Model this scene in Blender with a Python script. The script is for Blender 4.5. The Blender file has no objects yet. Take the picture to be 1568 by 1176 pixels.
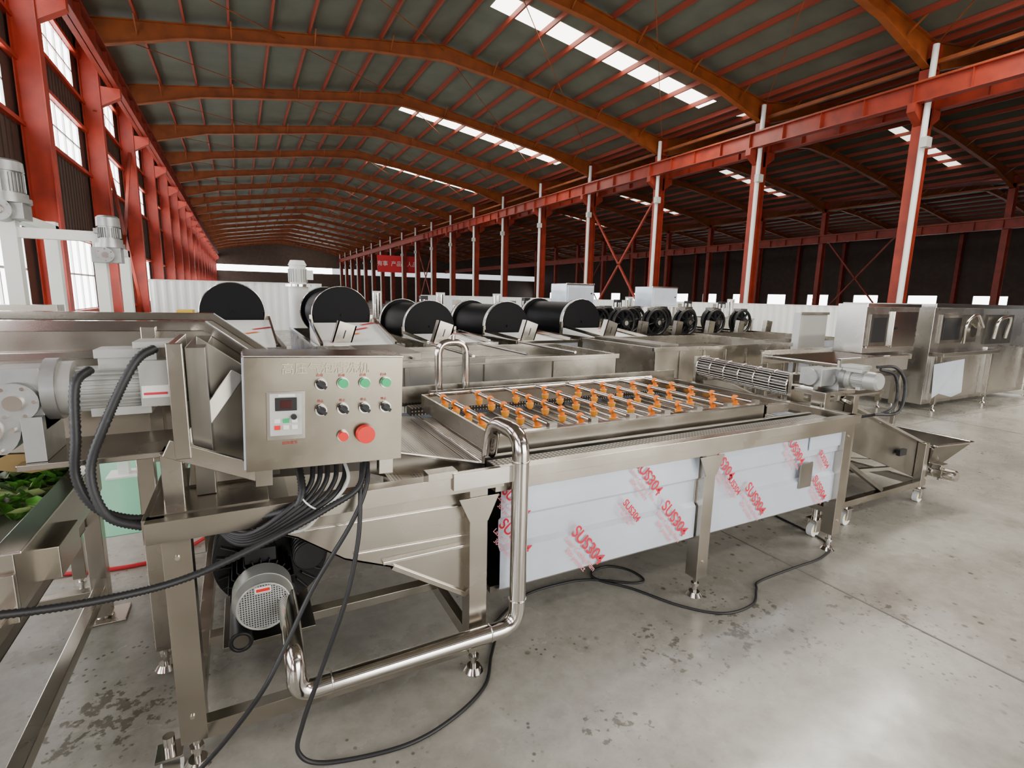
import bpy,bmesh,math,random
from mathutils import Vector,Matrix,Euler
random.seed(3)
PI=math.pi
# ---------------- materials ----------------
MATS={}
def mat(name,col,rough=.5,metal=0.,var=0.,scale=8.,stretch=(1,1,1),bump=0.,emit=None,es=0,coat=0,rvar=0,spec=.5):
    if name in MATS: return MATS[name]
    m=bpy.data.materials.new(name); m.use_nodes=True
    nt=m.node_tree; b=nt.nodes['Principled BSDF']
    b.inputs['Base Color'].default_value=(*col,1)
    b.inputs['Roughness'].default_value=rough
    b.inputs['Metallic'].default_value=metal
    b.inputs['Coat Weight'].default_value=coat
    b.inputs['Specular IOR Level'].default_value=spec
    if emit:
        b.inputs['Emission Color'].default_value=(*emit,1); b.inputs['Emission Strength'].default_value=es
    if var or bump or rvar:
        tc=nt.nodes.new('ShaderNodeTexCoord'); mp=nt.nodes.new('ShaderNodeMapping')
        mp.inputs['Scale'].default_value=stretch
        nt.links.new(tc.outputs['Object'],mp.inputs['Vector'])
        n=nt.nodes.new('ShaderNodeTexNoise'); n.inputs['Scale'].default_value=scale; n.inputs['Detail'].default_value=3
        nt.links.new(mp.outputs[0],n.inputs['Vector'])
        if var:
            r=nt.nodes.new('ShaderNodeValToRGB')
            r.color_ramp.elements[0].position=.3; r.color_ramp.elements[1].position=.7
            r.color_ramp.elements[0].color=(*[c*(1-var) for c in col],1)
            r.color_ramp.elements[1].color=(*[min(1,c*(1+var)) for c in col],1)
            nt.links.new(n.outputs['Fac'],r.inputs['Fac']); nt.links.new(r.outputs['Color'],b.inputs['Base Color'])
        if rvar:
            mr=nt.nodes.new('ShaderNodeMapRange'); mr.inputs['To Min'].default_value=rough-rvar; mr.inputs['To Max'].default_value=rough+rvar
            mr.inputs['From Min'].default_value=.3; mr.inputs['From Max'].default_value=.7
            nt.links.new(n.outputs['Fac'],mr.inputs['Value']); nt.links.new(mr.outputs[0],b.inputs['Roughness'])
        if bump:
            n2=nt.nodes.new('ShaderNodeTexNoise'); n2.inputs['Scale'].default_value=2.2; n2.inputs['Detail'].default_value=0
            nt.links.new(tc.outputs['Object'],n2.inputs['Vector'])
            bp=nt.nodes.new('ShaderNodeBump'); bp.inputs['Strength'].default_value=bump; bp.inputs['Distance'].default_value=.05
            nt.links.new(n2.outputs['Fac'],bp.inputs['Height']); nt.links.new(bp.outputs[0],b.inputs['Normal'])
    MATS[name]=m; return m
def dotmat(name,col,dark,scale,th,metal=.8,rough=.4):
    m=mat(name,col,rough,metal); nt=m.node_tree; b=nt.nodes['Principled BSDF']
    tc=nt.nodes.new('ShaderNodeTexCoord'); v=nt.nodes.new('ShaderNodeTexVoronoi')
    v.inputs['Scale'].default_value=scale; v.inputs['Randomness'].default_value=0
    nt.links.new(tc.outputs['Object'],v.inputs['Vector'])
    r=nt.nodes.new('ShaderNodeValToRGB'); r.color_ramp.elements[0].position=th; r.color_ramp.elements[0].color=(*dark,1)
    r.color_ramp.elements[1].position=th+.04; r.color_ramp.elements[1].color=(*col,1)
    nt.links.new(v.outputs['Distance'],r.inputs['Fac']); nt.links.new(r.outputs['Color'],b.inputs['Base Color'])
    return m
STEEL=mat('brushed_steel',(.46,.425,.365),.25,1.,var=.12,scale=3,rvar=.06,bump=.13)
STEELB=mat('control_box_steel',(.30,.27,.215),.30,1.,var=.14,scale=5,rvar=.07,bump=.08)
STEEL2=mat('bright_steel',(.72,.69,.64),.15,1.,var=.05,scale=8)
STEELD=mat('dull_steel',(.25,.232,.20),.34,1.,var=.15,scale=4,rvar=.06)
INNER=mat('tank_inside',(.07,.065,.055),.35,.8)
FILM=mat('protective_film',(.66,.73,.83),.20,.3,var=.06,scale=3,coat=.5,bump=.25)
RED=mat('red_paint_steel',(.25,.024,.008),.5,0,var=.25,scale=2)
REDL=mat('red_steel_painted_sunlight',(.42,.038,.016),.5,0,var=.25,scale=2)  # brighter copy of the red paint; sunlight on left steel put into colour
ORG=mat('orange_paint_steel',(.235,.055,.009),.5,0,var=.25,scale=2)
PURL=mat('purlin_red',(.24,.032,.013),.55)
ROOF=mat('roof_sheet',(.108,.120,.092),.5,.2,var=.14,scale=1.2)
WALLM=mat('wall_cladding',(.065,.038,.027),.6,.1,var=.15,scale=2)
WHITE=mat('white_paint',(.80,.80,.76),.45)
FENCE=mat('white_sheet',(.90,.93,.91),.5)
BLK=mat('black_plastic',(.010,.010,.011),.42,spec=.4)
BLKG=mat('black_disc',(.004,.004,.005),.5,spec=.14)
RUB=mat('rubber_hose',(.010,.010,.011),.5)
GREYP=mat('motor_grey',(.45,.45,.42),.36,.4)
ALU=mat('cast_aluminium',(.36,.36,.35),.42,.8,var=.1,scale=15)
REDB=mat('red_button',(.75,.015,.01),.3)
GRNB=mat('green_button',(.0,.42,.14),.3)
ORN=mat('orange_nozzle',(1.0,.24,.008),.4)
ORN2=mat('amber_nozzle_tip',(1.0,.42,.03),.35)
REDT=mat('red_print',(.62,.012,.04),.5)
PINK=mat('pink_print',(.80,.28,.33),.5)
BEIGE=mat('panel_grey',(.50,.51,.47),.5)
LEAF=mat('leaf_green',(.06,.19,.02),.5,0,var=.5,scale=20)
BLUE=mat('blue_paint',(.03,.10,.35),.5)
YEL=mat('yellow_paint',(.75,.5,.03),.5)
BRASS=mat('oily_bronze',(.22,.15,.06),.4,.6)
BAN=mat('banner_red',(.60,.02,.03),.6)
SKYL=mat('skylight_sheet',(.8,.8,.75),.5,0,emit=(1,.94,.80),es=7.5)
SKYL2=mat('skylight_sheet_dimmed',(.8,.8,.75),.5,0,emit=(1,.92,.78),es=2.4)  # same sheet with its glow turned down to keep the side spans dark
WINM=mat('window_glass',(.8,.85,.9),.3,0,emit=(.94,.97,1),es=9)
GREENF=mat('green_floor_paint',(.16,.50,.30),.35)
MESH=dotmat('perforated_sheet',(.42,.39,.34),(.02,.02,.02),70,.32)
FANM=dotmat('fan_cover_perforated',(.46,.47,.45),(.02,.02,.02),105,.3,.4)
CHAIN=dotmat('chain_strip',(.05,.045,.04),(.45,.42,.38),45,.3)
JM=mat('joint_dark',(.16,.155,.14),.7)
LABP=mat('label_print',(.62,.55,.38),.5)
LABR=mat('label_small_red',(.45,.05,.04),.5)

# floor
FL=bpy.data.materials.new('concrete_floor'); FL.use_nodes=True
nt=FL.node_tree; b=nt.nodes['Principled BSDF']; L=nt.links.new; N=nt.nodes.new
tc=N('ShaderNodeTexCoord'); ge=N('ShaderNodeNewGeometry')
def noise(s,d=6,r=.6):
    n=N('ShaderNodeTexNoise'); n.inputs['Scale'].default_value=s; n.inputs['Detail'].default_value=d; n.inputs['Roughness'].default_value=r
    L(tc.outputs['Object'],n.inputs['Vector']); return n
def ramp(src,p0,c0,p1,c1):
    r=N('ShaderNodeValToRGB'); r.color_ramp.elements[0].position=p0; r.color_ramp.elements[1].position=p1
    r.color_ramp.elements[0].color=(*c0,1); r.color_ramp.elements[1].color=(*c1,1); L(src,r.inputs['Fac']); return r
def mix(a,bb,f,mode='MULTIPLY'):
    m=N('ShaderNodeMix'); m.data_type='RGBA'; m.blend_type=mode
    if isinstance(f,float): m.inputs[0].default_value=f
    else: L(f,m.inputs[0])
    L(a,m.inputs[6]); L(bb,m.inputs[7]); return m.outputs[2]
r1=ramp(noise(.8).outputs['Fac'],.3,(.26,.245,.21),.7,(.43,.41,.36))
r2=ramp(noise(14,8,.7).outputs['Fac'],.35,(.68,.67,.65),.6,(1,1,1))
c=mix(r1.outputs['Color'],r2.outputs['Color'],.6)
r3=ramp(noise(2.2,4).outputs['Fac'],.30,(.62,.60,.56),.42,(1,1,1))
c=mix(c,r3.outputs['Color'],.6)
for sc,th,bp in ((13,.13,.57),(27,.14,.55)):
    v=N('ShaderNodeTexVoronoi'); v.inputs['Scale'].default_value=sc; L(tc.outputs['Object'],v.inputs['Vector'])
    dots=ramp(v.outputs['Distance'],th,(.35,.33,.3),th+.10,(1,1,1))
    big=ramp(noise(.9+sc*.03,3).outputs['Fac'],bp,(0,0,0),bp+.05,(1,1,1))
    c=mix(c,dots.outputs['Color'],big.outputs['Color'])
wn=noise(22,4,.6)
for (sx,sy,sr,thr) in ((-.55,2.25,.42,.52),(1.18,1.36,.26,.54),(2.30,1.50,.65,.55),(1.75,1.55,.6,.58),(2.9,1.30,.6,.58)):
    d=N('ShaderNodeVectorMath'); d.operation='DISTANCE'; L(ge.outputs['Position'],d.inputs[0]); d.inputs[1].default_value=(sx,sy,0)
    mk=N('ShaderNodeMapRange'); mk.inputs['From Min'].default_value=sr*.35; mk.inputs['From Max'].default_value=sr; mk.inputs['To Min'].default_value=.0; mk.inputs['To Max'].default_value=.3; L(d.outputs['Value'],mk.inputs['Value'])
    sb=N('ShaderNodeMath'); sb.operation='SUBTRACT'; L(wn.outputs['Fac'],sb.inputs[0]); L(mk.outputs[0],sb.inputs[1])
    st=ramp(sb.outputs[0],thr,(1,1,1),thr+.05,(.38,.36,.32))
    c=mix(c,st.outputs['Color'],.9)
L(c,b.inputs['Base Color'])
rr=N('ShaderNodeMapRange'); L(noise(1.8).outputs['Fac'],rr.inputs['Value']); rr.inputs['From Min'].default_value=.3; rr.inputs['From Max'].default_value=.7; rr.inputs['To Min'].default_value=.14; rr.inputs['To Max'].default_value=.42
L(rr.outputs[0],b.inputs['Roughness'])

# ---------------- builder ----------------
def catmull(P,n=8):
    P=[Vector(p) for p in P]
    if len(P)<3: return P
    out=[]
    Q=[P[0]*2-P[1]]+P+[P[-1]*2-P[-2]]
    for i in range(1,len(Q)-2):
        a,b_,c_,d=Q[i-1],Q[i],Q[i+1],Q[i+2]
        for k in range(n):
            t=k/n
            out.append(.5*((2*b_)+(c_-a)*t+(2*a-5*b_+4*c_-d)*t*t+(3*b_-a-3*c_+d)*t**3))
    out.append(P[-1]); return out
def fillet(P,R,n=8):
    P=[Vector(p) for p in P]; out=[P[0]]
    for i in range(1,len(P)-1):
        a=(P[i-1]-P[i]).normalized(); c_=(P[i+1]-P[i]).normalized()
        r=min(R,(P[i-1]-P[i]).length*.49,(P[i+1]-P[i]).length*.49)
        for k in range(n+1):
            t=k/n; out.append((P[i]+a*r)*(1-t)**2+P[i]*2*t*(1-t)+(P[i]+c_*r)*t*t)
    out.append(P[-1]); return out
class O:
    def __init__(s,name):
        s.name=name; s.v=[]; s.f=[]; s.mi=[]; s.sm=[]; s.mats=[]; s.M=Matrix()
    def add(s,vs,fs,m,smooth=False):
        if m not in s.mats: s.mats.append(m)
        k=s.mats.index(m); o=len(s.v)
        s.v+= [s.M@Vector(p) for p in vs]
        for f in fs:
            s.f.append([i+o for i in f]); s.mi.append(k); s.sm.append(smooth)
    def bx(s,x0,x1,y0,y1,z0,z1,m):
        vs=[(x,y,z) for x in(x0,x1) for y in(y0,y1) for z in(z0,z1)]
        s.add(vs,[(0,1,3,2),(4,6,7,5),(0,4,5,1),(2,3,7,6),(0,2,6,4),(1,5,7,3)],m)
    def beam(s,p0,p1,w,h,m,up=(0,0,1)):
        p0=Vector(p0);p1=Vector(p1);d=(p1-p0).normalized();u=Vector(up)
        if abs(d.dot(u))>.95: u=Vector((0,1,0))
        a=d.cross(u).normalized(); u=a.cross(d).normalized()
        vs=[]
        for p in(p0,p1):
            for i,j in((-1,-1),(1,-1),(1,1),(-1,1)): vs.append(p+a*i*w/2+u*j*h/2)
        s.add(vs,[(0,1,2,3),(7,6,5,4),(0,4,5,1),(1,5,6,2),(2,6,7,3),(3,7,4,0)],m)
    def cyl(s,p0,p1,r,m,seg=24,r2=None,cap=True,capm=None):
        p0=Vector(p0);p1=Vector(p1);d=(p1-p0).normalized(); r2=r if r2 is None else r2
        a=d.orthogonal().normalized(); c_=d.cross(a)
        vs=[]
        for p,R in((p0,r),(p1,r2)):
            for i in range(seg):
                t=2*PI*i/seg; vs.append(p+a*math.cos(t)*R+c_*math.sin(t)*R)
        s.add(vs,[(i,(i+1)%seg,seg+(i+1)%seg,seg+i) for i in range(seg)],m,True)
        if cap:
            s.add(vs[:seg],[tuple(range(seg))[::-1]],capm or m); s.add(vs[seg:],[tuple(range(seg))],capm or m)
    def tube(s,P,r,m,seg=10,n=8,smooth=True):
        P=catmull(P,n) if smooth else [Vector(p) for p in P]
        d=(P[1]-P[0]).normalized(); a=d.orthogonal().normalized(); vs=[]
        for i,p in enumerate(P):
            d=(P[min(i+1,len(P)-1)]-P[max(i-1,0)]).normalized()
            a=(a-d*a.dot(d)).normalized(); c_=d.cross(a)
            R=r(i) if callable(r) else r
            for k in range(seg):
                t=2*PI*k/seg; vs.append(p+a*math.cos(t)*R+c_*math.sin(t)*R)
        fs=[(i*seg+k,i*seg+(k+1)%seg,(i+1)*seg+(k+1)%seg,(i+1)*seg+k) for i in range(len(P)-1) for k in range(seg)]
        s.add(vs,fs,m,True)
        s.add(vs[:seg],[tuple(range(seg))[::-1]],m); s.add(vs[-seg:],[tuple(range(seg))],m)
    def hose(s,P,r,m):
        Q=catmull(P,40); out=[Q[0]]; acc=0
        for i in range(1,len(Q)):
            seg=(Q[i]-Q[i-1]).length; acc+=seg
            if acc>.0045: out.append(Q[i]); acc=0
        s.tube(out,lambda i:r*(1 if i%2 else .8),m,seg=10,smooth=False)
    def torus(s,c,ax,R,r,m,seg=32,rs=8):
        ax=Vector(ax).normalized(); a=ax.orthogonal().normalized(); b_=ax.cross(a); c=Vector(c); vs=[]
        for i in range(seg):
            t=2*PI*i/seg; d=a*math.cos(t)+b_*math.sin(t)
            for k in range(rs):
                q=2*PI*k/rs; vs.append(c+d*(R+r*math.cos(q))+ax*r*math.sin(q))
        s.add(vs,[(i*rs+k,((i+1)%seg)*rs+k,((i+1)%seg)*rs+(k+1)%rs,i*rs+(k+1)%rs) for i in range(seg) for k in range(rs)],m,True)
    def prism(s,poly,axis,a0,a1,m):
        def P(p,a): return {'x':(a,p[0],p[1]),'y':(p[0],a,p[1]),'z':(p[0],p[1],a)}[axis]
        n=len(poly); vs=[P(p,a0) for p in poly]+[P(p,a1) for p in poly]
        s.add(vs,[tuple(range(n)),tuple(range(2*n-1,n-1,-1))]+[(i,i+n,(i+1)%n+n,(i+1)%n) for i in range(n)],m)
    def fin(s,bevel=0,parent=None):
        lo=Vector([min(v[i] for v in s.v) for i in range(3)]); hi=Vector([max(v[i] for v in s.v) for i in range(3)])
        org=Vector(((lo.x+hi.x)/2,(lo.y+hi.y)/2,lo.z))
        me=bpy.data.meshes.new(s.name); me.from_pydata([tuple(v-org) for v in s.v],[],s.f)
        for m in s.mats: me.materials.append(m)
        me.polygons.foreach_set('material_index',s.mi); me.polygons.foreach_set('use_smooth',s.sm)
        bm=bmesh.new(); bm.from_mesh(me); bmesh.ops.recalc_face_normals(bm,faces=bm.faces); bm.to_mesh(me); bm.free()
        me.update()
        ob=bpy.data.objects.new(s.name,me); bpy.context.collection.objects.link(ob); ob.location=org
        if bevel:
            bv=ob.modifiers.new('bevel','BEVEL'); bv.width=bevel; bv.segments=2; bv.limit_method='ANGLE'; bv.angle_limit=math.radians(50)
        if parent: ob.parent=parent; ob.location=org-parent.location
        return ob
def empty(name,loc):
    e=bpy.data.objects.new(name,None); e.location=loc; e.empty_display_size=.1; bpy.context.collection.objects.link(e); return e
def text(name,body,loc,size,m,rot,parent,ext=.0004,bold=0):
    cu=bpy.data.curves.new(name,'FONT'); cu.body=body; cu.size=size; cu.extrude=ext; cu.offset=bold; cu.align_x='CENTER'; cu.align_y='CENTER'
    ob=bpy.data.objects.new(name,cu); bpy.context.collection.objects.link(ob); cu.materials.append(m)
    ob.rotation_euler=rot; ob.parent=parent; ob.location=Vector(loc)-parent.location; return ob
def T(x,y,z,rx=0,ry=0,rz=0): return Matrix.Translation((x,y,z))@Euler((math.radians(rx),math.radians(ry),math.radians(rz))).to_matrix().to_4x4()

# ---------------- camera ----------------
EYE=1.65; YAW=math.radians(27.75); PITCH=math.radians(9.7); ROLL=.021
r0=Vector((math.cos(YAW),-math.sin(YAW),0)); f0=Vector((math.sin(YAW)*math.cos(PITCH),math.cos(YAW)*math.cos(PITCH),-math.sin(PITCH))); u0=r0.cross(f0)
rt=(r0*math.cos(ROLL)+u0*math.sin(ROLL)); up=rt.cross(f0)
cam=bpy.data.cameras.new('camera'); co=bpy.data.objects.new('camera',cam); bpy.context.collection.objects.link(co)
Mx=Matrix((rt,up,-f0)).transposed().to_4x4(); Mx.translation=(0,0,EYE); co.matrix_world=Mx
cam.lens=790/1568*36; cam.sensor_width=36; cam.clip_end=400; cam.clip_start=.05
bpy.context.scene.camera=co

# ---------------- building shell ----------------
Y0,Y1=-8.2,117.8
o=O('floor'); o.bx(-4.3,70,Y0-6,Y1+1,-.2,0,FL); o.fin()
o=O('green_floor_marking'); o.bx(-2.6,-.35,4.1,7.2,.0,.004,GREENF);o.fin()
o=O('trim_1')
for x in (-3,3.0,9,15): o.bx(x-.006,x+.006,-8,60,.0005,.002,JM)
for y in (3.6,9.6,15.6,-2.4): o.bx(-4,20,y-.005,y+.005,.0005,.002,JM)
o.fin()
EAVE=10.0; RIDGE=11.8
def roofz(x):
    k=(x+4)%24; return EAVE+(RIDGE-EAVE)*(1-abs(k-12)/12)
SPANS=[-4,20,44]
o=O('ceiling')
for x0 in SPANS:
    for a,b_ in((x0,x0+12),(x0+12,x0+24)):
        za,zb=(EAVE,RIDGE) if a==x0 else (RIDGE,EAVE)
        o.prism([(a,za),(b_,zb),(b_,zb+.08),(a,za+.08)],'y',Y0-2,Y1,ROOF)
o.fin()
o=O('roof_purlins')
for x0 in SPANS:
    for i in range(19):
        x=x0+.35+i*(23.3/18)
        z=EAVE+(RIDGE-EAVE)*(1-abs(x-x0-12)/12)
        o.bx(x-.035,x+.035,Y0-2,Y1,z-.2,z-.01,PURL)
o.fin()
frames=[Y0+6*k for k in range(22)]
o=O('roof_frame_rafters')
for x0 in SPANS:
    for y in frames:
        for s_ in(1,-1):
            xa=x0+12-s_*12; xr=x0+12
            def Z(x): return EAVE+(RIDGE-EAVE)*(1-abs(x-xr)/12)-.18
            dep=[(0,.85),(3,.42),(9,.38),(12,.55)]
            top=[(xa+s_*d,Z(xa+s_*d)) for d,h in dep]; bot=[(xa+s_*d,Z(xa+s_*d)-h) for d,h in dep]
            o.prism(top+bot[::-1],'y',y-.012,y+.012,ORG)
            for i in range(3):
                o.beam((bot[i][0],y,bot[i][1]),(bot[i+1][0],y,bot[i+1][1]),.22,.03,ORG)
                o.beam((top[i][0],y,top[i][1]),(top[i+1][0],y,top[i+1][1]),.22,.03,ORG)
            for d in (1.6,4.3,7,9.8):
                xx=xa+s_*d
                for q in(-1,1): o.beam((xx,y,Z(xx)-.4),(xx,y+q*.55,Z(xx)+.02),.04,.04,ORG)
o.fin()
o=O('steel_columns')
for x in (-3.75,20,44,67.7):
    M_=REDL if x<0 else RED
    for y in frames:
        if x>40 and y>80: continue
        w=.22
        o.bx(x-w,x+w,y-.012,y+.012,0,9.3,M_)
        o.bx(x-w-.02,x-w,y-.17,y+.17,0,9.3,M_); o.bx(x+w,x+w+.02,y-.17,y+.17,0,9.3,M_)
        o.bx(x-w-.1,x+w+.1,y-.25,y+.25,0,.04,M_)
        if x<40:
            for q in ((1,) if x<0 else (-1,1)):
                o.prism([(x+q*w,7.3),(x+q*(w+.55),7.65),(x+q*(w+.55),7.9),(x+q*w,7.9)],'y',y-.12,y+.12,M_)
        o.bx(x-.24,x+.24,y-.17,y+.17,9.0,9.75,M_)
        if x==20:
            o.cyl((19.62,y-.27,0),(19.62,y-.27,9.6),.09,WHITE,12)
            o.bx(19.4,19.7,y-.5,y-.3,6.55,6.85,BEIGE)
o.fin()
o=O('crane_runway_beam')
for x in (-3.15,19.4,20.6,43.5):
    z=7.9 if x<40 else 6.5
    o.bx(x-.012,x+.012,Y0-2,Y1,z,z+.6,RED); o.bx(x-.15,x+.15,Y0-2,Y1,z,z+.03,RED); o.bx(x-.17,x+.17,Y0-2,Y1,z+.57,z+.6,RED); o.bx(x-.03,x+.03,Y0-2,Y1,z+.6,z+.68,ORG)
    y=Y0
    while y<60:
        o.bx(x-.14,x+.14,y-.006,y+.006,z+.03,z+.57,RED); y+=1.5
o.fin()
o=O('trim_2')
for x in(20,-3.7,44):
    for y in (21.8,57.8):
        for a,b_ in ((0,7.2),(7.2,0)):
            o.beam((x,y,a),(x,y+6,b_),.1,.1,RED)
    for k in range(21):
        o.beam((x,frames[k],9.2),(x,frames[k]+6,9.2),.12,.12,ORG)
for k in range(1,14):
    y=frames[k]
    for x0 in (-4,8):
        for i in range(2):
            xa=x0+i*6; xb=xa+6
            o.beam((xa,y,roofz(xa)-.35),(xb,y+6,roofz(xb)-.35 if xb<20 else EAVE-.35),.025,.025,ORG)
o.fin()
o=O('skylight')
def skylight(y,xa,xb,w=1.0,m=None):
    o.add([(xa,y-w/2,roofz(xa)-.006),(xb,y-w/2,roofz(xb)-.006),(xb,y+w/2,roofz(xb)-.006),(xa,y+w/2,roofz(xa)-.006)],[(0,1,2,3)],m or SKYL)
y=-6.1
while y<114:
    skylight(y,8.5,18.9); skylight(y,20.8,26.5,.7,SKYL2); skylight(y,33.5,41.5,.7,SKYL2)
    if y<60: skylight(y,45.5,51,.7,SKYL2)
    y+=12
o.fin()
wl=O('wall_left')
bands=[(0,1.0,0),(1.0,3.0,1),(3.0,5.2,0),(5.2,6.45,1),(6.45,7.4,0),(7.4,8.6,1),(8.6,10.05,0)]
for z0,z1,w in bands:
    if not w: wl.bx(-4.15,-4.05,Y0-2,Y1,z0,z1,WALLM)
    else:
        for y in frames: wl.bx(-4.15,-4.05,y-.7,y+.7,z0,z1,WALLM)
y=Y0
while y<60:
    for z0,z1,w in bands:
        if not w: wl.bx(-4.05,-4.03,y,y+.05,z0,z1,WALLM)
    y+=.3
for z in(.95,3.05,5.15,6.5,7.35,8.65): wl.bx(-4.05,-3.93,Y0,Y1,z-.05,z+.05,REDL)
wl.fin()
for n,(z0,z1) in enumerate(((1.0,3.0),(5.2,6.45),(7.4,8.6))):
    w=O('window_%d'%(n+1))
    for y in frames[:-1]:
        w.bx(-4.12,-4.1,y+.7,y+5.3,z0,z1,WINM)
        for i in range(7):
            yy=y+.7+i*4.6/6; w.bx(-4.1,-4.05,yy-.025,yy+.025,z0,z1,WHITE)
        for zz in (z0,(z0+z1)/2,z1): w.bx(-4.1,-4.05,y+.7,y+5.3,zz-.025,zz+.025,WHITE)
    w.fin()
o=O('wall_back'); o.bx(-4.2,70,Y1,Y1+.2,0,5.4,WALLM); o.bx(-4.2,70,Y1,Y1+.2,6.6,11.9,WALLM); o.fin()
o=O('window_4'); o.bx(-4.2,18,Y1+.05,Y1+.1,5.4,6.6,WINM); o.fin()
o=O('wall_right'); o.bx(68.0,68.2,Y0-2,Y1,0,1.0,WALLM); o.bx(68.0,68.2,Y0-2,Y1,2.6,10,WALLM)
for y in frames:o.bx(68.0,68.2,y-1.6,y+1.6,1,2.6,WALLM)
o.fin()
o=O('window_5'); o.bx(68.1,68.15,Y0-2,Y1,1.0,2.6,WINM); o.fin()
o=O('wall_front_added')  # unseen end wall, added so the steel mirrors dark cladding around a doorway
o.bx(-4.2,1.5,Y0-2.2,Y0-2,0,10,WALLM); o.bx(15,68,Y0-2.2,Y0-2,0,10,WALLM); o.bx(1.5,15,Y0-2.2,Y0-2,5.6,10,WALLM)
o.fin()

# ---------------- sub assemblies ----------------
def motor(o,M,Lm=.26,r=.075,body=GREYP,gear=True,tb=True):
    old=o.M; o.M=old@M
    o.cyl((0,0,0),(Lm,0,0),r*.86,body,28)
    for i in range(28):
        t=2*PI*i/28
        if math.sin(t)>.8 and tb: continue
        c_,s_=math.cos(t),math.sin(t)
        o.beam((.03,c_*r*.93,s_*r*.93),(Lm-.03,c_*r*.93,s_*r*.93),.005,r*.16,body,up=(0,c_,s_))
    o.cyl((-.05,0,0),(.02,0,0),r*1.0,body,28,r2=r*1.03); o.cyl((-.065,0,0),(-.05,0,0),r*.8,body,28,r2=r)
    o.cyl((Lm-.02,0,0),(Lm+.015,0,0),r*1.1,body,28)
    if tb:
        o.bx(.04,.17,-.05,.05,r*.8,r*1.25,body); o.bx(.032,.178,-.058,.058,r*1.25,r*1.6,body)
        o.cyl((.1,-.08,r*1.2),(.1,-.05,r*1.2),.014,BLK,12)
    o.bx(.04,Lm-.06,-r*.75,r*.75,-r*1.15,-r*.8,body)
    if gear:
        o.cyl((Lm+.015,0,0),(Lm+.05,0,0),r*1.25,ALU,24)
        o.bx(Lm+.05,Lm+.17,-r*.9,r*.9,-r*1.5,r*.95,ALU)
        o.cyl((Lm+.11,-r*1.25,-r*.3),(Lm+.11,r*1.25,-r*.3),r*.75,ALU,24); o.cyl((Lm+.11,-r*1.4,-r*.3),(Lm+.11,r*1.4,-r*.3),r*.3,STEEL2,16)
        for k in range(6):
            t=k*PI/3; o.cyl((Lm+.11+math.cos(t)*r*.6,-r*1.3,-r*.3+math.sin(t)*r*.6),(Lm+.11+math.cos(t)*r*.6,r*1.3,-r*.3+math.sin(t)*r*.6),.006,STEEL2,6)
    o.M=old
def leg(o,x,y,ztop,s=.08,foot=.12,m=STEEL):
    o.bx(x-s/2,x+s/2,y-s/2,y+s/2,foot,ztop,m)
    o.cyl((x,y,.02),(x,y,foot+.01),.013,STEEL2,12); o.cyl((x,y,.06),(x,y,.075),.024,STEEL2,6)
    o.cyl((x,y,0),(x,y,.022),.045,STEEL2,20,r2=.03)
def castor(o,x,y,ztop,r=.05,wm=None,a=0):
    wm=wm or WHITE
    old=o.M; o.M=old@T(x,y,0,0,0,a)
    o.cyl((0,-.02,r),(0,.02,r),r,wm,20); o.cyl((0,-.024,r),(0,.024,r),r*.35,YEL,12)
    o.bx(-.02,.03,-.035,-.028,r-.01,2*r+.03,STEEL2); o.bx(-.02,.03,.028,.035,r-.01,2*r+.03,STEEL2)
    o.bx(-.04,.04,-.04,.04,2*r+.025,2*r+.035,STEEL2); o.cyl((0,0,2*r+.03),(0,0,ztop),.018,STEEL2,12)
    o.M=old

# ================= MAIN WASHER =================
YF=1.85; YB=3.42; RZ=.94
W=empty('bubble_vegetable_washer',(1.6,2.6,0))
o=O('frame')
for x in(-.225,.83,2.19,3.44): leg(o,x,YF+.04,RZ-.05)
for x in(-.225,.83,2.19,3.44): leg(o,x,YB-.04,RZ-.05)
o.bx(-.2,.83,YF+.01,YF+.06,.11,.17,STEEL); o.bx(-.2,.83,YB-.06,YB-.01,.11,.17,STEEL)
o.bx(-.25,-.2,YF+.05,YB-.05,.11,.17,STEEL); o.bx(.81,.85,YF+.05,YB-.05,.11,.17,STEEL)
o.bx(-.2,.83,2.35,2.41,.14,.18,STEEL)
o.bx(-.30,3.50,YF-.03,YF+.03,RZ-.05,RZ,STEEL); o.bx(-.30,3.50,YB-.03,YB+.03,RZ-.05,RZ,STEEL)
o.bx(3.44,3.50,YF,YB,RZ-.05,RZ,STEEL); o.bx(-.31,-.25,YF,YB,RZ-.08,RZ,STEEL)
o.bx(-.30,.93,YF-.032,YF-.03,RZ-.07,RZ,STEEL)
o.bx(-.29,.05,YF+.02,YF+.5,RZ-.03,RZ+.004,STEEL)
castor(o,-.30,YF+.02,.16,.035); castor(o,3.54,YF+.21,.25,.05); o.bx(3.44,3.60,YF+.1,YF+.32,.24,.28,STEEL)
o.bx(.90,3.45,YF-.012,YF+.05,RZ-.10,RZ-.05,STEEL)
for x in(.83,2.19): o.prism([(x-.09,.83),(x+.09,.83),(x+.04,.72),(x-.04,.72)],'y',YF-.008,YF-.002,STEEL)
o.bx(.70,.96,YF-.05,YF-.03,.89,.96,STEEL2); o.bx(.60,.72,YF-.04,YF+.02,.94,.97,STEEL)
for x in(-.225,.83,2.19,3.44):
    for z in(.22,.80): o.cyl((x,YF-.006,z),(x,YF+.002,z),.007,STEEL2,10)
o.fin(.003,W)
o=O('tank')
o.prism([(-.12,.88),(.9,.88),(.9,.31),(.82,.35),(.48,.565),(.30,.64),(.14,.76)],'y',YF+.06,YF+.065,STEEL)
o.prism([(-.12,.88),(.14,.76),(.30,.64),(.48,.565),(.82,.35),(.9,.31),(.9,.32),(.82,.36),(.48,.575),(.30,.65),(.14,.77),(-.12,.89)],'y',YF+.06,YB-.06,STEELD)
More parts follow.
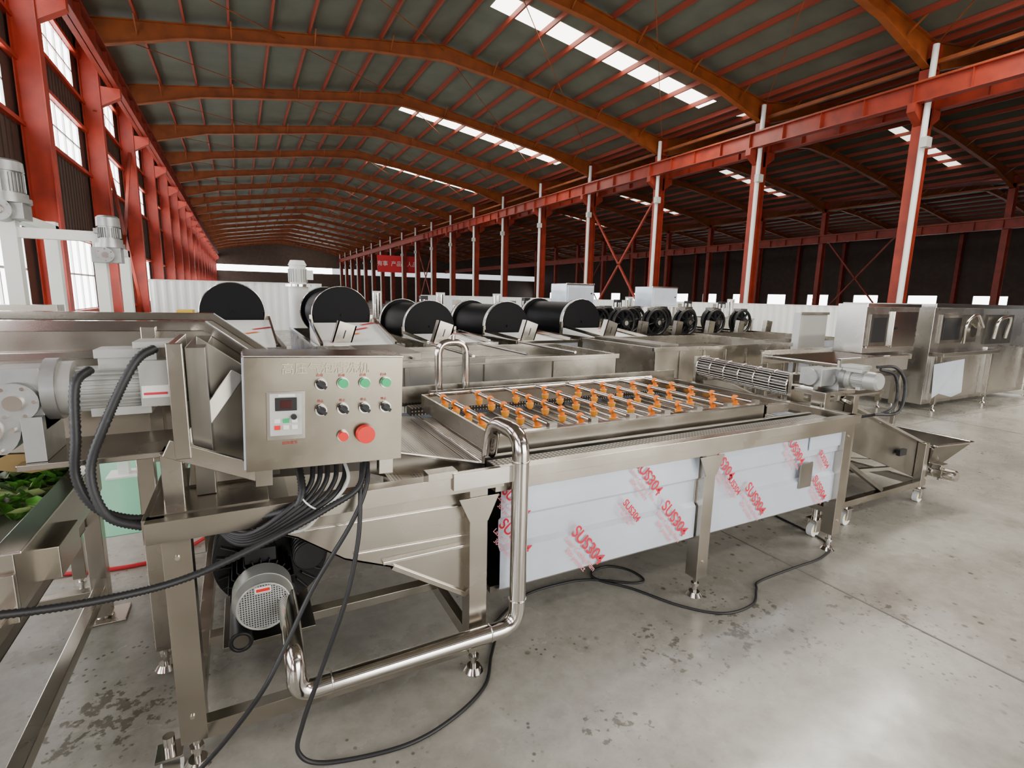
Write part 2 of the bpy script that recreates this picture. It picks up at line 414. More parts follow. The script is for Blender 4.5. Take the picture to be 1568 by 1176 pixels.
for za,zb in((.66,.645),(.79,.78)): o.beam((.16 if za>.7 else .33,YF+.055,za),(.79,YF+.055,zb),.012,.006,STEEL2)
o.beam((.48,YF+.058,.57),(.80,YF+.058,.365),.02,.02,STEEL)
o.beam((.44,YF+.055,.60),(.80,YF+.055,.60),.03,.012,STEEL2)
def panel(x0,x1,y,sgn):
    pr=[(0,.85),(0,.70),(.022,.68),(.022,.56),(0,.54),(0,.36),(.03,.34)]
    vs=[];n=len(pr)
    for x in (x0,x1):
        for d,z in pr: vs.append((x,y+sgn*d,z))
    o.add(vs,[(i,i+1,n+i+1,n+i) for i in range(n-1)],FILM)
for a,b_ in((.95,2.14),(2.24,3.40)): panel(a,b_,YF+.035,1)
panel(.9,3.40,YB-.05,-1)
o.bx(2.14,2.24,YF+.05,YF+.06,.36,.85,STEEL)
o.bx(.92,3.40,YF+.07,YB-.08,.33,.36,STEELD); o.bx(3.39,3.41,YF+.05,YB-.05,.34,.88,FILM)
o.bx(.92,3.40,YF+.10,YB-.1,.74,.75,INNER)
o.bx(3.02,3.14,YF+.025,YF+.034,.50,.66,STEELD)
o.bx(3.08,3.42,YF+.02,YF+.03,.74,.86,FILM)
o.bx(.95,3.40,YF+.03,YF+.09,.885,.90,STEEL)
o.bx(.95,3.36,YF+.10,YF+.19,.86,.912,CHAIN); o.bx(.95,3.36,YF+.21,YF+.24,.86,.92,STEELD)
o.bx(.95,3.36,YB-.20,YB-.1,.86,.912,CHAIN)
o.bx(.95,3.36,YF+.24,YB-.2,.83,.84,MESH)
for k in range(24):
    x=1.0+k*.1; o.cyl((x,YF+.24,.852),(x,YB-.2,.852),.008,STEEL2,8)
o.add([(.5,YF+.1,.90),(.5,YB-.1,.90),(1.0,YB-.1,.83),(1.0,YF+.1,.83)],[(0,1,2,3)],MESH)
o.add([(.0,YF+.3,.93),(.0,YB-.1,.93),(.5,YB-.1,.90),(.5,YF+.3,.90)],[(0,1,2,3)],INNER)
o.prism([(.40,1.02),(.48,1.02),(.98,.88),(.98,.84),(.5,.89),(.40,.93)],'y',YF+.22,YF+.23,STEEL)
o.beam((.42,YF+.225,1.02),(.98,YF+.225,.88),.03,.008,STEEL2)
o.bx(.55,3.4,YB-.06,YB-.04,.9,1.03,STEEL)
o.fin(.0015,W)
for i,(x,z,s) in enumerate([(1.02,.60,.07),(1.42,.47,.085),(1.78,.76,.08),(1.68,.60,.05),(1.98,.50,.085),(2.32,.76,.08),(2.62,.50,.085),(2.95,.76,.08),(3.24,.47,.07),(3.25,.66,.05),(1.02,.76,.06),(2.42,.62,.05)]):
    a=math.radians(50); yy=YF+.026
    text('film_print','SUS304',(x,yy,z),s,REDT,(PI/2,a,0),W,bold=.0012)
    text('film_print_small','Laser Cutting Film\n304 protect',(x-math.sin(a)*s*.85,yy,z-math.cos(a)*s*.85),s*.42,PINK,(PI/2,a,0),W)
o=O('spray_tray')
TY0,TY1=YF+.28,YB-.22
o.bx(1.02,2.98,TY0,TY0+.012,.90,1.0,STEEL); o.bx(1.02,2.98,TY0-.015,TY0+.02,.993,1.003,STEEL2)
o.bx(1.02,2.98,TY1,TY1+.012,.90,1.0,STEEL); o.bx(1.02,1.035,TY0,TY1,.90,1.0,STEEL); o.bx(2.965,2.98,TY0,TY1,.90,1.0,STEEL)
o.bx(2.98,3.2,TY0-.01,TY0+.05,.93,.98,STEEL)
n=8
for i in range(n):
    x=1.10+i*1.78/(n-1)
    o.cyl((x,TY0,1.012),(x,TY1,1.012),.013,STEEL2,12)
    o.bx(x-.022,x+.022,TY0-.01,TY0+.02,.995,1.028,STEELD)
    for k in range(5):
        y=TY0+.12+k*.19+(.04 if i%2 else 0)
        o.cyl((x,y-.011,1.012),(x,y+.011,1.012),.020,ORN,16); o.cyl((x+.004,y,1.00),(x+.008,y,.972),.015,ORN,12); o.cyl((x+.008,y,.974),(x+.01,y,.944),.026,ORN2,14,r2=.020)
        o.cyl((x+.01,y,.944),(x+.01,y,.934),.012,ORN,10)
o.cyl((1.06,TY1-.03,1.01),(2.95,TY1-.03,1.01),.02,STEEL2,16)
o.fin(0,W)
o=O('water_pipe')
P=fillet([(.10,2.22,.40),(.10,2.0,.40),(.10,1.80,.36),(.10,1.80,.225),(.99,1.79,.235),(.99,1.79,1.09),(.99,2.05,1.09),(.99,2.10,.90)],.09)
o.tube(P,.036,STEEL2,seg=20,smooth=False)
for z in(.36,.98): o.torus((.99,1.79,z),(0,0,1),.0365,.0035,STEEL2,24,6)
o.torus((.22,1.80,.226),(1,0,0),.0365,.0035,STEEL2,24,6); o.torus((.86,1.79,.234),(1,0,0),.0365,.0035,STEEL2,24,6)
P=fillet([(1.17,YB-.12,.85),(1.17,YB-.12,1.33),(1.37,YB-.12,1.33),(1.37,YB-.12,.85)],.09)
o.tube(P,.026,STEEL2,seg=16,smooth=False)
o.cyl((1.27,YB-.12,1.345),(1.27,YB-.12,1.375),.02,STEEL2,12); o.torus((1.27,YB-.12,1.36),(0,1,0),.02,.005,STEEL2,16,6)
o.fin(0,W)
o=O('air_blower')
bx_,by,bz=0.015,2.12,.405
o.cyl((bx_,by,bz),(bx_,by+.05,bz),.098,GREYP,36,r2=.112,capm=FANM); o.cyl((bx_,by+.05,bz),(bx_,by+.14,bz),.115,GREYP,36)
o.torus((bx_,by,bz),(0,1,0),.097,.005,GREYP,36,8)
o.bx(bx_-.03,bx_+.03,by-.004,by+.001,bz+.06,bz+.085,WHITE); o.bx(bx_-.025,bx_+.025,by-.006,by+.001,bz+.066,bz+.079,REDB)
o.cyl((bx_,by+.14,bz),(bx_,by+.33,bz),.105,BLK,28)
for i in range(24):
    t=2*PI*i/24; c_,s_=math.cos(t),math.sin(t)
    o.beam((bx_+c_*.115,by+.14,bz+s_*.115),(bx_+c_*.115,by+.32,bz+s_*.115),.005,.03,BLK,up=(c_,0,s_))
o.cyl((bx_+.05,by+.33,bz+.04),(bx_+.05,by+.50,bz+.04),.235,BLK,40)
for k in range(4): o.torus((bx_+.05,by+.35+.045*k,bz+.04),(0,1,0),.232,.012,BLK,40,8)
for i in range(28):
    t=2*PI*i/28; c_,s_=math.cos(t),math.sin(t)
    o.beam((bx_+.05+c_*.15,by+.318,bz+.04+s_*.15),(bx_+.05+c_*.225,by+.318,bz+.04+s_*.225),.008,.03,BLK,up=(0,1,0))
for k in range(9):
    a=math.radians(20+k*14); c_,s_=math.cos(a),math.sin(a)
    o.torus((bx_+.05+c_*.19,by+.29,bz+.04+s_*.19),(-s_,0,c_),.05,.007,BLK,20,6)
o.cyl((bx_+.19,by+.15,bz+.10),(bx_+.19,by+.40,bz+.10),.06,BLK,20); o.cyl((bx_-.09,by+.03,bz-.15),(bx_-.09,by+.30,bz-.15),.042,BLK,20,capm=STEELD)
for k in range(7): o.torus((bx_+.19,by+.16+.03*k,bz+.10),(0,1,0),.062,.006,BLK,24,6)
o.torus((bx_-.09,by+.03,bz-.15),(0,1,0),.037,.009,BLK,20,6)
o.bx(bx_-.06,bx_+.06,by+.16,by+.28,bz+.11,bz+.17,BLK)
o.bx(bx_-.16,bx_+.2,by+.1,by+.5,.18,.20,STEELD); o.bx(bx_-.12,bx_+.14,by+.3,by+.45,.2,.3,BLK)
o.cyl((.10,2.20,.40),(.10,2.45,.40),.045,BLK,20)
o.fin(.002,W)
CB=O('control_box'); CB.M=T(.245,1.80,1.252,0,2,0)
hw,hh=.245,.182
CB.bx(-hw,hw,0,.20,-hh,hh,STEELB); CB.bx(-hw-.006,hw+.006,-.012,.0,-hh-.004,hh+.004,STEELB)
CB.bx(-hw-.012,-hw,0,.2,-hh,hh,FILM)
CB.bx(-hw-.008,hw+.008,-.012,.2,hh,hh+.008,STEEL)
CB.bx(-.19,-.075,-.016,-.011,-.085,.075,STEEL2); CB.bx(-.18,-.085,-.02,-.012,-.07,.068,BEIGE); CB.bx(-.165,-.10,-.023,-.018,.012,.055,BLK)
CB.bx(-.150,-.115,-.024,-.022,.02,.046,mat('lcd_dark',(.05,.01,.01),.15)); CB.cyl((-.11,-.018,-.008),(-.11,-.032,-.008),.009,BLK,16)
for i in range(3):
    for j in range(2):
        CB.bx(-.168+i*.026,-.150+i*.026,-.024,-.018,-.028-.022*j,-.014-.022*j,(WHITE,GRNB,WHITE,REDB,WHITE,WHITE)[i+3*j])
CB.bx(-.155,-.105,-.024,-.018,.058,.066,WHITE)
def knob(x,z,m,sel=False,r=.014):
    CB.cyl((x,-.012,z),(x,-.022,z),.019,STEEL2,24)
    CB.cyl((x,-.022,z),(x,-.034,z),r if sel else .016,m,24)
    if sel:
        old=CB.M; CB.M=old@T(x,0,z,0,35,0); CB.bx(-.016,.016,-.048,-.03,-.006,.006,BLK); CB.M=old
knob(-.025,.095,BLK,True)
for i in range(3): knob(.045+i*.072,.098,GRNB)
knob(-.025,.008,BLK,True)
for i in range(3): knob(.045+i*.072,.010,BLK,True)
knob(.045,-.085,REDB); CB.cyl((.118,-.012,-.08),(.118,-.03,-.08),.022,YEL,24); CB.cyl((.118,-.03,-.08),(.118,-.05,-.08),.033,REDB,32,r2=.030)
for x in(-.2,.2): CB.bx(x-.025,x+.025,.0,.04,-hh-.06,-hh,STEEL)
CB.fin(.002,W)
text('box_label','高压气泡清洗机',(.245,1.7845,1.398),.040,LABP,(PI/2,math.radians(2),0),W)
for i,x in enumerate((.22,.29,.36,.43)):
    text('button_label','启动',(x,1.786,1.378-.002*i-.002*(i>0)),.011,LABR,(PI/2,math.radians(2),0),W); text('button_label','停止',(x,1.786,1.29-.002*i),.011,LABR,(PI/2,math.radians(2),0),W)
text('button_label','频率调节',(.12,1.786,1.158),.012,LABR,(PI/2,math.radians(2),0),W)
o=O('box_cables')
for dx in(0,.025,.05,.08,.11):
    o.tube([(.2+dx,1.9,1.06),(.18+dx,1.83,.99),(.10+dx,1.78,.93),(-.02,1.80,.86-dx*.3),(-.12,1.86,.88)],.009,RUB,seg=8)
o.tube([(.3,1.9,1.06),(.30,1.80,.99),(.2,1.77,.90),(.12,1.80,.84),(-.1,1.92,.84),(-.2,2.1,.8)],.006,BEIGE,seg=8)
o.torus((.17,1.79,.94),(.6,0,.6),.03,.003,WHITE,16,6)
o.hose([(.15,1.9,1.06),(.15,1.80,.98),(.12,1.79,.93),(.03,1.83,.90),(-.15,1.9,.86)],.014,RUB)
o.hose([(.05,1.9,.86),(-.05,1.85,.88),(-.15,1.88,.9)],.014,RUB)
o.fin(0,W)

# ---- infeed hopper ----
o=O('infeed_hopper')
for y in(2.5,3.35):
    o.prism([(-2.3,1.52),(-.14,1.50),(.30,1.16),(.30,.95),(-.15,.95),(-.75,1.02),(-2.3,1.02)],'y',y,y+.01,STEEL)
    o.prism([(-2.3,1.50),(-.14,1.48),(.30,1.14),(.31,1.17),(-.13,1.52),(-2.3,1.54)],'y',y-.02,y+.03,STEEL2)
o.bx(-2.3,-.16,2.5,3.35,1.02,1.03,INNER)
o.bx(-.93,-.88,2.46,2.5,.95,1.5,STEEL); o.bx(-.35,-.30,2.46,2.5,.95,1.5,STEEL)
o.bx(-2.3,-.36,2.47,2.5,1.38,1.41,STEEL2)
leg(o,-.85,3.36,1.05,.06,.1); leg(o,-2.2,3.36,1.05,.06,.1); leg(o,-.38,2.5,1.05,.06,.1)
o.beam((-.22,2.0,1.08),(-.02,2.05,1.36),.05,.02,STEEL,up=(0,1,0))
o.beam((-.24,1.95,1.14),(.06,1.95,1.0),.06,.02,STEEL,up=(0,1,0))
o.prism([(-.14,1.49),(.1,1.30),(.1,.95),(-.2,.95)],'y',2.1,2.11,STEELD)
o.bx(-.17,-.11,2.0,2.5,.945,1.46,STEELD)
o.bx(-.21,-.19,1.95,2.35,1.10,1.48,STEEL); o.bx(-.215,-.17,1.93,1.95,1.10,1.48,STEEL)
o.bx(-.62,-.17,1.98,2.3,1.10,1.12,STEEL); o.bx(-.26,-.20,1.95,2.05,.94,1.12,STEEL)
o.fin(.003,W)
o=O('gear_motor')
motor(o,T(-.24,2.1,1.33,0,0,180),.26,.078,gear=True)
o.bx(-.30,-.20,2.0,2.1,1.27,1.42,GREYP)
o.bx(-.295,-.22,1.99,2.0,1.3,1.34,WHITE); o.bx(-.29,-.225,1.988,1.99,1.31,1.318,REDT); o.bx(-.29,-.25,2.02,2.14,1.42,1.47,GREYP); o.bx(-.31,-.21,2.01,2.15,1.46,1.48,GREYP)
o.bx(-.60,-.55,2.0,2.2,1.121,1.26,ALU)
o.cyl((-.70,2.03,1.22),(-.70,2.22,1.22),.09,ALU,28); o.cyl((-.70,2.02,1.22),(-.70,2.03,1.22),.05,STEEL2,24)
for k in range(6):
    t=k*PI/3; o.cyl((-.70+.072*math.cos(t),2.02,1.22+.072*math.sin(t)),(-.70+.072*math.cos(t),2.04,1.22+.072*math.sin(t)),.008,STEEL2,6)
o.prism([(-.70,1.15),(-.58,1.14),(-.52,1.09),(-.60,1.08),(-.72,1.11)],'y',2.03,2.05,BRASS)
o.fin(.002,W)
o=O('power_cable')
o.hose([(-.42,2.0,1.40),(-.45,1.95,1.36),(-.46,1.93,1.2),(-.47,1.93,1.08),(-.43,1.92,.98),(-.34,1.91,.93),(-.22,1.90,.93)],.015,RUB)
o.hose([(-.25,2.0,1.46),(-.30,1.95,1.42),(-.38,1.92,1.25),(-.43,1.91,1.1),(-.40,1.88,.97),(-.32,1.87,.92),(-.22,1.86,.905)],.015,RUB)
o.hose([(.37,1.84,1.04),(.33,1.78,.97),(.22,1.76,.92),(.095,1.74,.875),(-.165,1.70,.805),(-.36,1.65,.81),(-.57,1.6,.85),(-.78,1.55,.92)],.012,RUB)
o.fin(0,W)
o=O('floor_cable')
def G(P,z=.006): return [(x,y,z) for x,y in P]
o.tube([(.38,1.84,1.04),(.36,1.78,.97),(.30,1.76,.85),(.167,1.75,.65),(.07,1.72,.48),(-.01,1.70,.35),(-.12,1.75,.18),(-.225,1.79,.05),(-.36,1.72,.008),(-.5,1.6,.008)],.008,RUB,n=12)
o.tube([(.36,1.84,1.04),(.34,1.78,.96),(.32,1.74,.8),(.27,1.72,.6),(.19,1.72,.38),(.11,1.71,.18),(.09,1.70,.07),(.18,1.68,.010),(.44,1.63,.008),(.65,1.67,.008),(.83,1.77,.008),(.93,1.92,.008),(1.02,2.05,.008)],.008,RUB,n=12)
o.tube(G([(1.0,2.1),(1.29,2.28),(1.55,2.30),(1.74,2.26),(1.95,2.12),(2.03,2.13),(2.02,2.25),(1.93,2.34),(1.80,2.33),(1.78,2.24),(1.9,2.08),(2.03,1.83),(2.19,1.68),(2.4,1.67),(2.55,1.76),(2.64,1.81),(2.95,1.82),(3.3,1.83),(3.52,1.95),(3.60,2.4)],.007),.007,RUB,n=12)
o.tube([(-.2,3.9,.02),(-.5,3.6,.012),(-.9,3.6,.012),(-1.5,3.8,.012)],.012,BAN,n=10)
o.fin()

# ================= DISCHARGE END =================
E=empty('discharge_conveyor',(4.2,2.6,0))
o=O('brush_roller')
o.cyl((3.68,2.42,1.03),(3.68,3.3,1.06),.075,INNER,32)
for k in range(24):
    t=2*PI*k/24; o.cyl((3.68+math.cos(t)*.087,2.42,1.03+math.sin(t)*.087),(3.68+math.cos(t)*.087,3.3,1.06+math.sin(t)*.087),.006,STEEL2,6)
for k in range(7):
    o.torus((3.68,2.42+k*.145,1.03+.005*k),(0,1,0),.088,.007,STEEL2,28,6)
o.cyl((3.68,2.25,1.03),(3.68,2.42,1.03),.03,STEEL2,16)
o.bx(3.6,3.76,2.38,2.41,.9,1.12,STEEL); o.bx(3.6,3.76,3.3,3.33,.9,1.15,STEEL)
o.fin(.002,E)
o=O('drive_motor')
motor(o,T(3.84,1.97,1.12,0,0,90),.13,.062,body=GREYP)
o.bx(3.62,3.80,2.18,2.34,1.06,1.18,ALU); o.cyl((3.60,2.26,1.12),(3.66,2.26,1.12),.06,ALU,20)
o.bx(3.6,3.95,2.12,2.36,1.0,1.03,STEEL); o.bx(3.56,3.62,2.1,2.2,.88,1.03,STEEL)
o.hose([(3.9,1.95,1.2),(4.0,1.9,1.16),(4.02,1.88,1.0),(3.9,1.87,.92),(3.8,2.0,.86)],.012,RUB)
o.hose([(3.85,1.95,1.22),(3.95,1.88,1.22),(4.06,1.86,1.1),(3.98,1.84,.92),(3.8,1.9,.9)],.012,RUB)
o.fin(.002,E)
o=O('chute_frame')
for y in(2.08,3.2):
    o.bx(3.82,3.88,y-.03,y+.03,.14,1.0,STEEL); o.bx(4.95,5.01,y-.03,y+.03,.14,.52,STEEL)
    o.beam((3.6,y,.17),(5.05,y,.17),.05,.05,STEEL)
    yq=y+(.04 if y<3 else -.04)
    o.prism([(3.55,.96),(3.75,.96),(5.2,.42),(5.2,.18),(5.05,.18),(3.55,.72)],'y',yq-.006,yq+.006,STEELD)
    o.beam((3.75,y+.01,.97),(5.2,y+.01,.43),.04,.02,STEEL2)
    o.beam((3.87,y,.5),(4.4,y,.2),.04,.03,STEELD)
    castor(o,3.95,y,.17,.05); castor(o,5.0,y,.17,.045)
    o.bx(4.6,4.7,y-.01,y+.02,.45,.50,BLK)
    o.beam((3.95,y+.05,.40),(4.95,y+.05,.30),.03,.03,STEEL2); o.beam((3.95,y+.05,.50),(4.8,y+.05,.36),.02,.02,STEEL2)
o.beam((3.85,2.08,.17),(3.85,3.2,.17),.05,.05,STEEL); o.beam((4.98,2.08,.17),(4.98,3.2,.17),.05,.05,STEEL)
o.add([(3.6,2.12,.86),(3.6,3.16,.86),(5.2,3.16,.28),(5.2,2.12,.28)],[(0,1,2,3)],STEELD)
for k in range(10):
    x=3.7+k*.15; z=.86-.36*(x-3.6)+.02
    o.bx(x-.006,x+.006,2.12,3.16,z-.02,z+.03,STEEL)
vs=[(5.1,2.05,.48),(5.58,1.98,.48),(5.58,3.3,.48),(5.1,3.2,.48),(5.2,2.12,.25),(5.4,2.12,.25),(5.4,3.16,.25),(5.2,3.16,.25)]
o.add(vs,[(0,1,5,4),(1,2,6,5),(2,3,7,6),(4,5,6,7)],STEELD)
for a,b_ in((0,1),(1,2),(2,3)): o.beam(vs[a],vs[b_],.03,.012,STEEL2)
motor(o,T(5.28,2.0,.22,0,0,90),.12,.05,body=STEEL2,gear=False)
o.fin(.002,E)

# ================= OTHER LONG TANKS =================
def longtank(name,x0,x1,y0,y1,z=1.0,film=True,legs=3,rib=.6):
    o=O(name)
    m=FILM if film else STEEL
    o.bx(x0,x1,y0,y0+.01,z-.55,z,m); o.bx(x0,x1,y1-.01,y1,z-.55,z,STEEL); o.bx(x0,x0+.01,y0,y1,z-.55,z,STEEL); o.bx(x1-.01,x1,y0,y1,z-.55,z,STEEL)
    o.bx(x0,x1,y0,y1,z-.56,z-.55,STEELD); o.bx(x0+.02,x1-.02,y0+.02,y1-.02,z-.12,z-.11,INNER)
    for a in((x0-.02,x1+.02,y0-.025,y0+.02),(x0-.02,x1+.02,y1-.02,y1+.02),(x0-.02,x0+.03,y0,y1),(x1-.03,x1+.02,y0,y1)): o.bx(*a,z-.02,z+.03,STEEL)
    x=x0
    while x<x1-.05:
        o.bx(x,x+.05,y0-.02,y0,z-.5,z-.02,STEEL); x+=rib
    for i in range(legs):
        x=x0+.05+i*(x1-x0-.1)/(legs-1)
        for y in(y0+.03,y1-.03): leg(o,x,y,z-.5,.06,.1)
    o.bx(x0,x1,y0+.01,y0+.05,.25,.29,STEEL)
    return o
o=longtank('steel_soaking_tank',.5,3.75,4.6,5.9,1.0,False,4,.8)
for i in range(5):
    x=.8+i*.6; o.cyl((x,4.62,1.06),(x,5.88,1.06),.015,STEEL2,10)
o.bx(1.9,2.1,4.56,4.6,1.0,1.06,STEEL2); o.bx(1.0,1.5,4.7,5.6,1.03,1.10,STEELD)
o.fin(.002)
o=longtank('steel_soaking_tank',4.55,7.2,4.85,6.4,1.02,False,4,.42)
o.bx(4.7,5.0,4.9,6.3,1.03,1.08,STEELD); o.fin(.002)
o=longtank('steel_soaking_tank',7.5,9.6,5.6,7.0,1.0,True,3,.7); o.fin(.002)

# ================= DRUM MACHINES =================
def drummachine(x,zc,yd=8.7,R=.45,seed=0):
    o=O('drum_washing_machine')
    y0=7.2;y1=11.2;w=.58
    o.bx(x-w,x+w,y0,y1,.42,.44,STEELD)
    for s_ in(-1,1): o.bx(x+s_*w-.006,x+s_*w+.006,y0,y1,.42,.92,STEEL); o.bx(x+s_*w-.025,x+s_*w+.025,y0,y1,.90,.94,STEEL2)
    o.bx(x-w,x+w,y0,y0+.012,.42,.92,FILM if seed%2 else STEEL); o.bx(x-w,x+w,y0-.02,y0+.03,.90,.94,STEEL2); o.bx(x-w,x+w,y1,y1+.012,.42,.92,STEEL)
    for yy in(y0+.05,y1-.05,(y0+y1)/2):
        for s_ in(-1,1): leg(o,x+s_*(w-.04),yy,.45,.06,.1)
    zz=zc-.12
    o.prism([(y0+.1,.90),(yd-.08,zz),(yd-.08,.9)],'x',x-.5,x+.5,WHITE)
    for s_ in(-1,1): o.beam((x+s_*.5,y0+.1,.95),(x+s_*.5,yd-.1,zz+.04),.03,.05,STEEL2)
    sl=(zz-.9)/(yd-y0-.18)
    for q in range(4):
        yq=y0+.35+q*.3; zq=.90+sl*(yq-y0-.1)+.004
        o.beam((x-.35+q*.2,yq,zq+.004),(x-.05+q*.18,yq+.14,zq+.006+sl*.14),.07,.002,(REDT,PINK,ORN,REDT)[(q+seed)%4])
    for yy in(yd,yd+1.7):
        o.cyl((x,yy,zc),(x,yy+.05,zc),R,BLKG,48); o.torus((x,yy+.03,zc),(0,1,0),R,.010,STEEL2,48,8)
        o.cyl((x,yy+.05,zc),(x,yy+.13,zc),R*1.0,WHITE,48); o.cyl((x,yy+.13,zc),(x,yy+.17,zc),R,BLKG,48)
        o.cyl((x,yy-.03,zc),(x,yy,zc),.02,BLKG,16)
    o.cyl((x,yd+.17,zc),(x,yd+1.7,zc),R*.86,BLKG,32)
    for s_ in(-1,1): o.bx(x+s_*.46-.03,x+s_*.46+.03,yd,yd+.06,.9,zc,STEEL)
    o.M=T(x-.25,7.55,.80,0,18,0)
    o.bx(-.13,.13,-.01,.0,-.05,.44,STEEL); o.bx(-.13,-.11,-.01,.12,-.05,.44,STEEL); o.bx(.11,.13,-.01,.12,-.05,.44,STEEL); o.bx(-.008,.008,-.012,-.01,.22,.34,BLK)
    o.M=Matrix()
    return o.fin()
for i,(x,z) in enumerate(((-.1,1.31),(1.45,1.29),(2.93,1.09),(4.45,1.09),(6.15,1.16))): drummachine(x,z,8.7 if x>0 else 9.2,seed=i)
def fan_dryer(x):
    o=O('air_drying_machine')
    o.bx(x-.4,x+.4,7.6,11.2,.40,.42,STEELD)
    for s_ in(-1,1): o.bx(x+s_*.4-.006,x+s_*.4+.006,7.6,11.2,.4,.86,STEEL)
    o.bx(x-.4,x+.4,7.6,7.61,.4,.86,STEEL); o.bx(x-.42,x+.42,7.57,7.63,.84,.88,STEEL2)
    for yy in(7.7,9.4,11.1):
        for s_ in(-1,1): leg(o,x+s_*.36,yy,.42,.05,.1)
    o.bx(x-.42,x-.36,7.6,11.2,.86,.90,STEEL2); o.bx(x+.36,x+.42,7.6,11.2,.86,.90,STEEL2)
    for yy in(8.9,9.8,10.7):
        z=1.12
        o.torus((x,yy,z),(0,1,0),.28,.035,BLK,32,8); o.torus((x,yy+.15,z),(0,1,0),.28,.03,BLK,32,8); o.cyl((x,yy+.15,z),(x,yy+.17,z),.27,BLKG,32)
        o.cyl((x,yy-.08,z),(x,yy+.14,z),.10,BLK,20); o.cyl((x,yy-.10,z),(x,yy-.08,z),.05,STEEL2,16)
        for k in range(8):
            t=k*PI/4+.2; o.beam((x,yy,z),(x+math.cos(t)*.27,yy,z+math.sin(t)*.27),.05,.01,BLK,up=(math.sin(t),.6,-math.cos(t)))
        o.bx(x-.22,x+.22,yy,yy+.1,.84,.90,BLK); o.bx(x-.12,x+.12,yy-.02,yy+.2,1.38,1.45,STEELD)
    o.M=T(x-.25,8.0,.78,0,8,0); o.bx(-.09,.09,-.01,0,0,.42,STEEL); o.bx(-.09,-.08,-.01,.1,0,.42,STEEL); o.bx(.08,.09,-.01,.1,0,.42,STEEL); o.M=Matrix()
    return o.fin()
for x in(7.4,8.35,9.3,10.25,11.2): fan_dryer(x)
for i in range(7):
    o=longtank('steel_equipment_bench',1.9+i*2.3,3.8+i*2.3,13.5,15.6,.95,False,2,.9)
    x=2.3+i*2.3
    for k in range(3):
        o.cyl((x+k*.5,14.2,1.0),(x+k*.5,14.2,1.35+.15*((i+k)%3)),.12,STEEL2,16); o.bx(x+k*.5-.1,x+k*.5+.1,14.1,14.3,1.35,1.5+.1*((i+k)%3),(STEEL,BLK,WHITE)[(i+k)%3])
    o.fin()
o=O('mixing_tower')
o.cyl((1.15,12.2,.5),(1.15,12.2,1.75),.2,WHITE,28); o.cyl((1.15,12.2,1.75),(1.15,12.2,1.8),.26,STEEL2,28); o.cyl((1.15,12.2,1.8),(1.15,12.2,2.2),.17,WHITE,24)
for k in range(20):
    t=2*PI*k/20; o.beam((1.15+.18*math.cos(t),12.2+.18*math.sin(t),1.84),(1.15+.18*math.cos(t),12.2+.18*math.sin(t),2.12),.01,.03,GREYP,up=(math.cos(t),math.sin(t),0))
o.cyl((1.15,12.2,2.2),(1.15,12.2,2.3),.19,WHITE,24,r2=.14); o.bx(1.3,1.45,12.1,12.3,1.9,2.1,GREYP)
for a in(0,120,240): t=math.radians(a); o.beam((1.15+.2*math.cos(t),12.2+.2*math.sin(t),.6),(1.15+.4*math.cos(t),12.2+.4*math.sin(t),0),.05,.05,STEEL)
o.fin()
def cabinet_on_stand(name,x,y,w,d,z0,z1,m=STEEL):
    o=O(name); o.bx(x-w/2,x+w/2,y,y+d,z0,z1,m); o.bx(x-w/2-.01,x+w/2+.01,y-.02,y,z1-.03,z1+.01,STEEL2)
    o.bx(x-w/2+.05,x+w/2-.05,y-.012,y,z0+.06,z1-.08,m); o.cyl((x+w/2-.1,y-.03,(z0+z1)/2),(x+w/2-.1,y,(z0+z1)/2),.02,BLK,12)
    for a in(-1,1):
        for bb in(.05,d-.05): o.bx(x+a*(w/2-.05)-.03,x+a*(w/2-.05)+.03,y+bb-.03,y+bb+.03,0,z0,STEEL)
    for bb in(.05,d-.05): o.beam((x-w/2+.05,y+bb,.3),(x+w/2-.05,y+bb,.3),.04,.04,STEEL)
    return o.fin(.004)
cabinet_on_stand('steel_hopper_cabinet',8.6,12.3,.95,.8,1.5,2.02,FILM)
cabinet_on_stand('steel_hopper_cabinet',11.9,12.4,1.05,.8,1.4,2.02,FILM)
o=O('white_panel_box'); o.bx(7.9,8.6,5.2,5.32,.78,1.48,WHITE); o.bx(7.88,8.62,5.18,5.2,1.45,1.49,STEEL)
for x in(8.0,8.5): o.bx(x-.03,x+.03,5.23,5.29,0,.78,STEEL); o.bx(x-.05,x+.05,5.05,5.47,0,.03,STEEL)
o.fin(.004)

# ================= RIGHT CABINETS =================
STEELC=mat('clean_cabinet_steel',(.62,.60,.56),.28,1.,var=.08,scale=2,rvar=.05,bump=.1)
o=O('packing_machine')
o.bx(7.75,9.15,4.15,4.55,.95,1.64,STEELC); o.bx(7.74,9.16,4.135,4.15,1.60,1.65,STEEL2)
o.bx(7.85,8.3,4.13,4.15,1.05,1.5,STEELD); o.bx(7.9,8.25,4.125,4.13,1.1,1.45,BLK); o.bx(7.8,8.35,4.12,4.14,1.02,1.05,STEEL2); o.bx(8.42,9.05,4.115,4.15,1.02,1.54,STEEL2); o.cyl((8.47,4.09,1.3),(8.47,4.12,1.3),.02,BLK,12)
o.bx(7.75,9.15,4.3,4.55,.55,.95,STEELD)
for x in(7.85,9.05):
    for y in(4.3,4.5): leg(o,x,y,.6,.07,.1)
o.bx(7.75,9.15,4.16,4.2,.82,.9,STEEL2)
for k in range(14):
    o.cyl((6.25+k*.1,3.55,.92),(6.25+k*.1,4.5,.92),.035,STEEL2,14)
for y in(3.5,4.5): o.bx(6.1,7.6,y-.01,y+.01,.82,1.0,STEELC); o.bx(6.1,7.6,y-.03,y+.03,.99,1.01,STEEL2)
for x in(6.2,7.5):
    for y in(3.52,4.48): leg(o,x,y,.84,.05,.1)
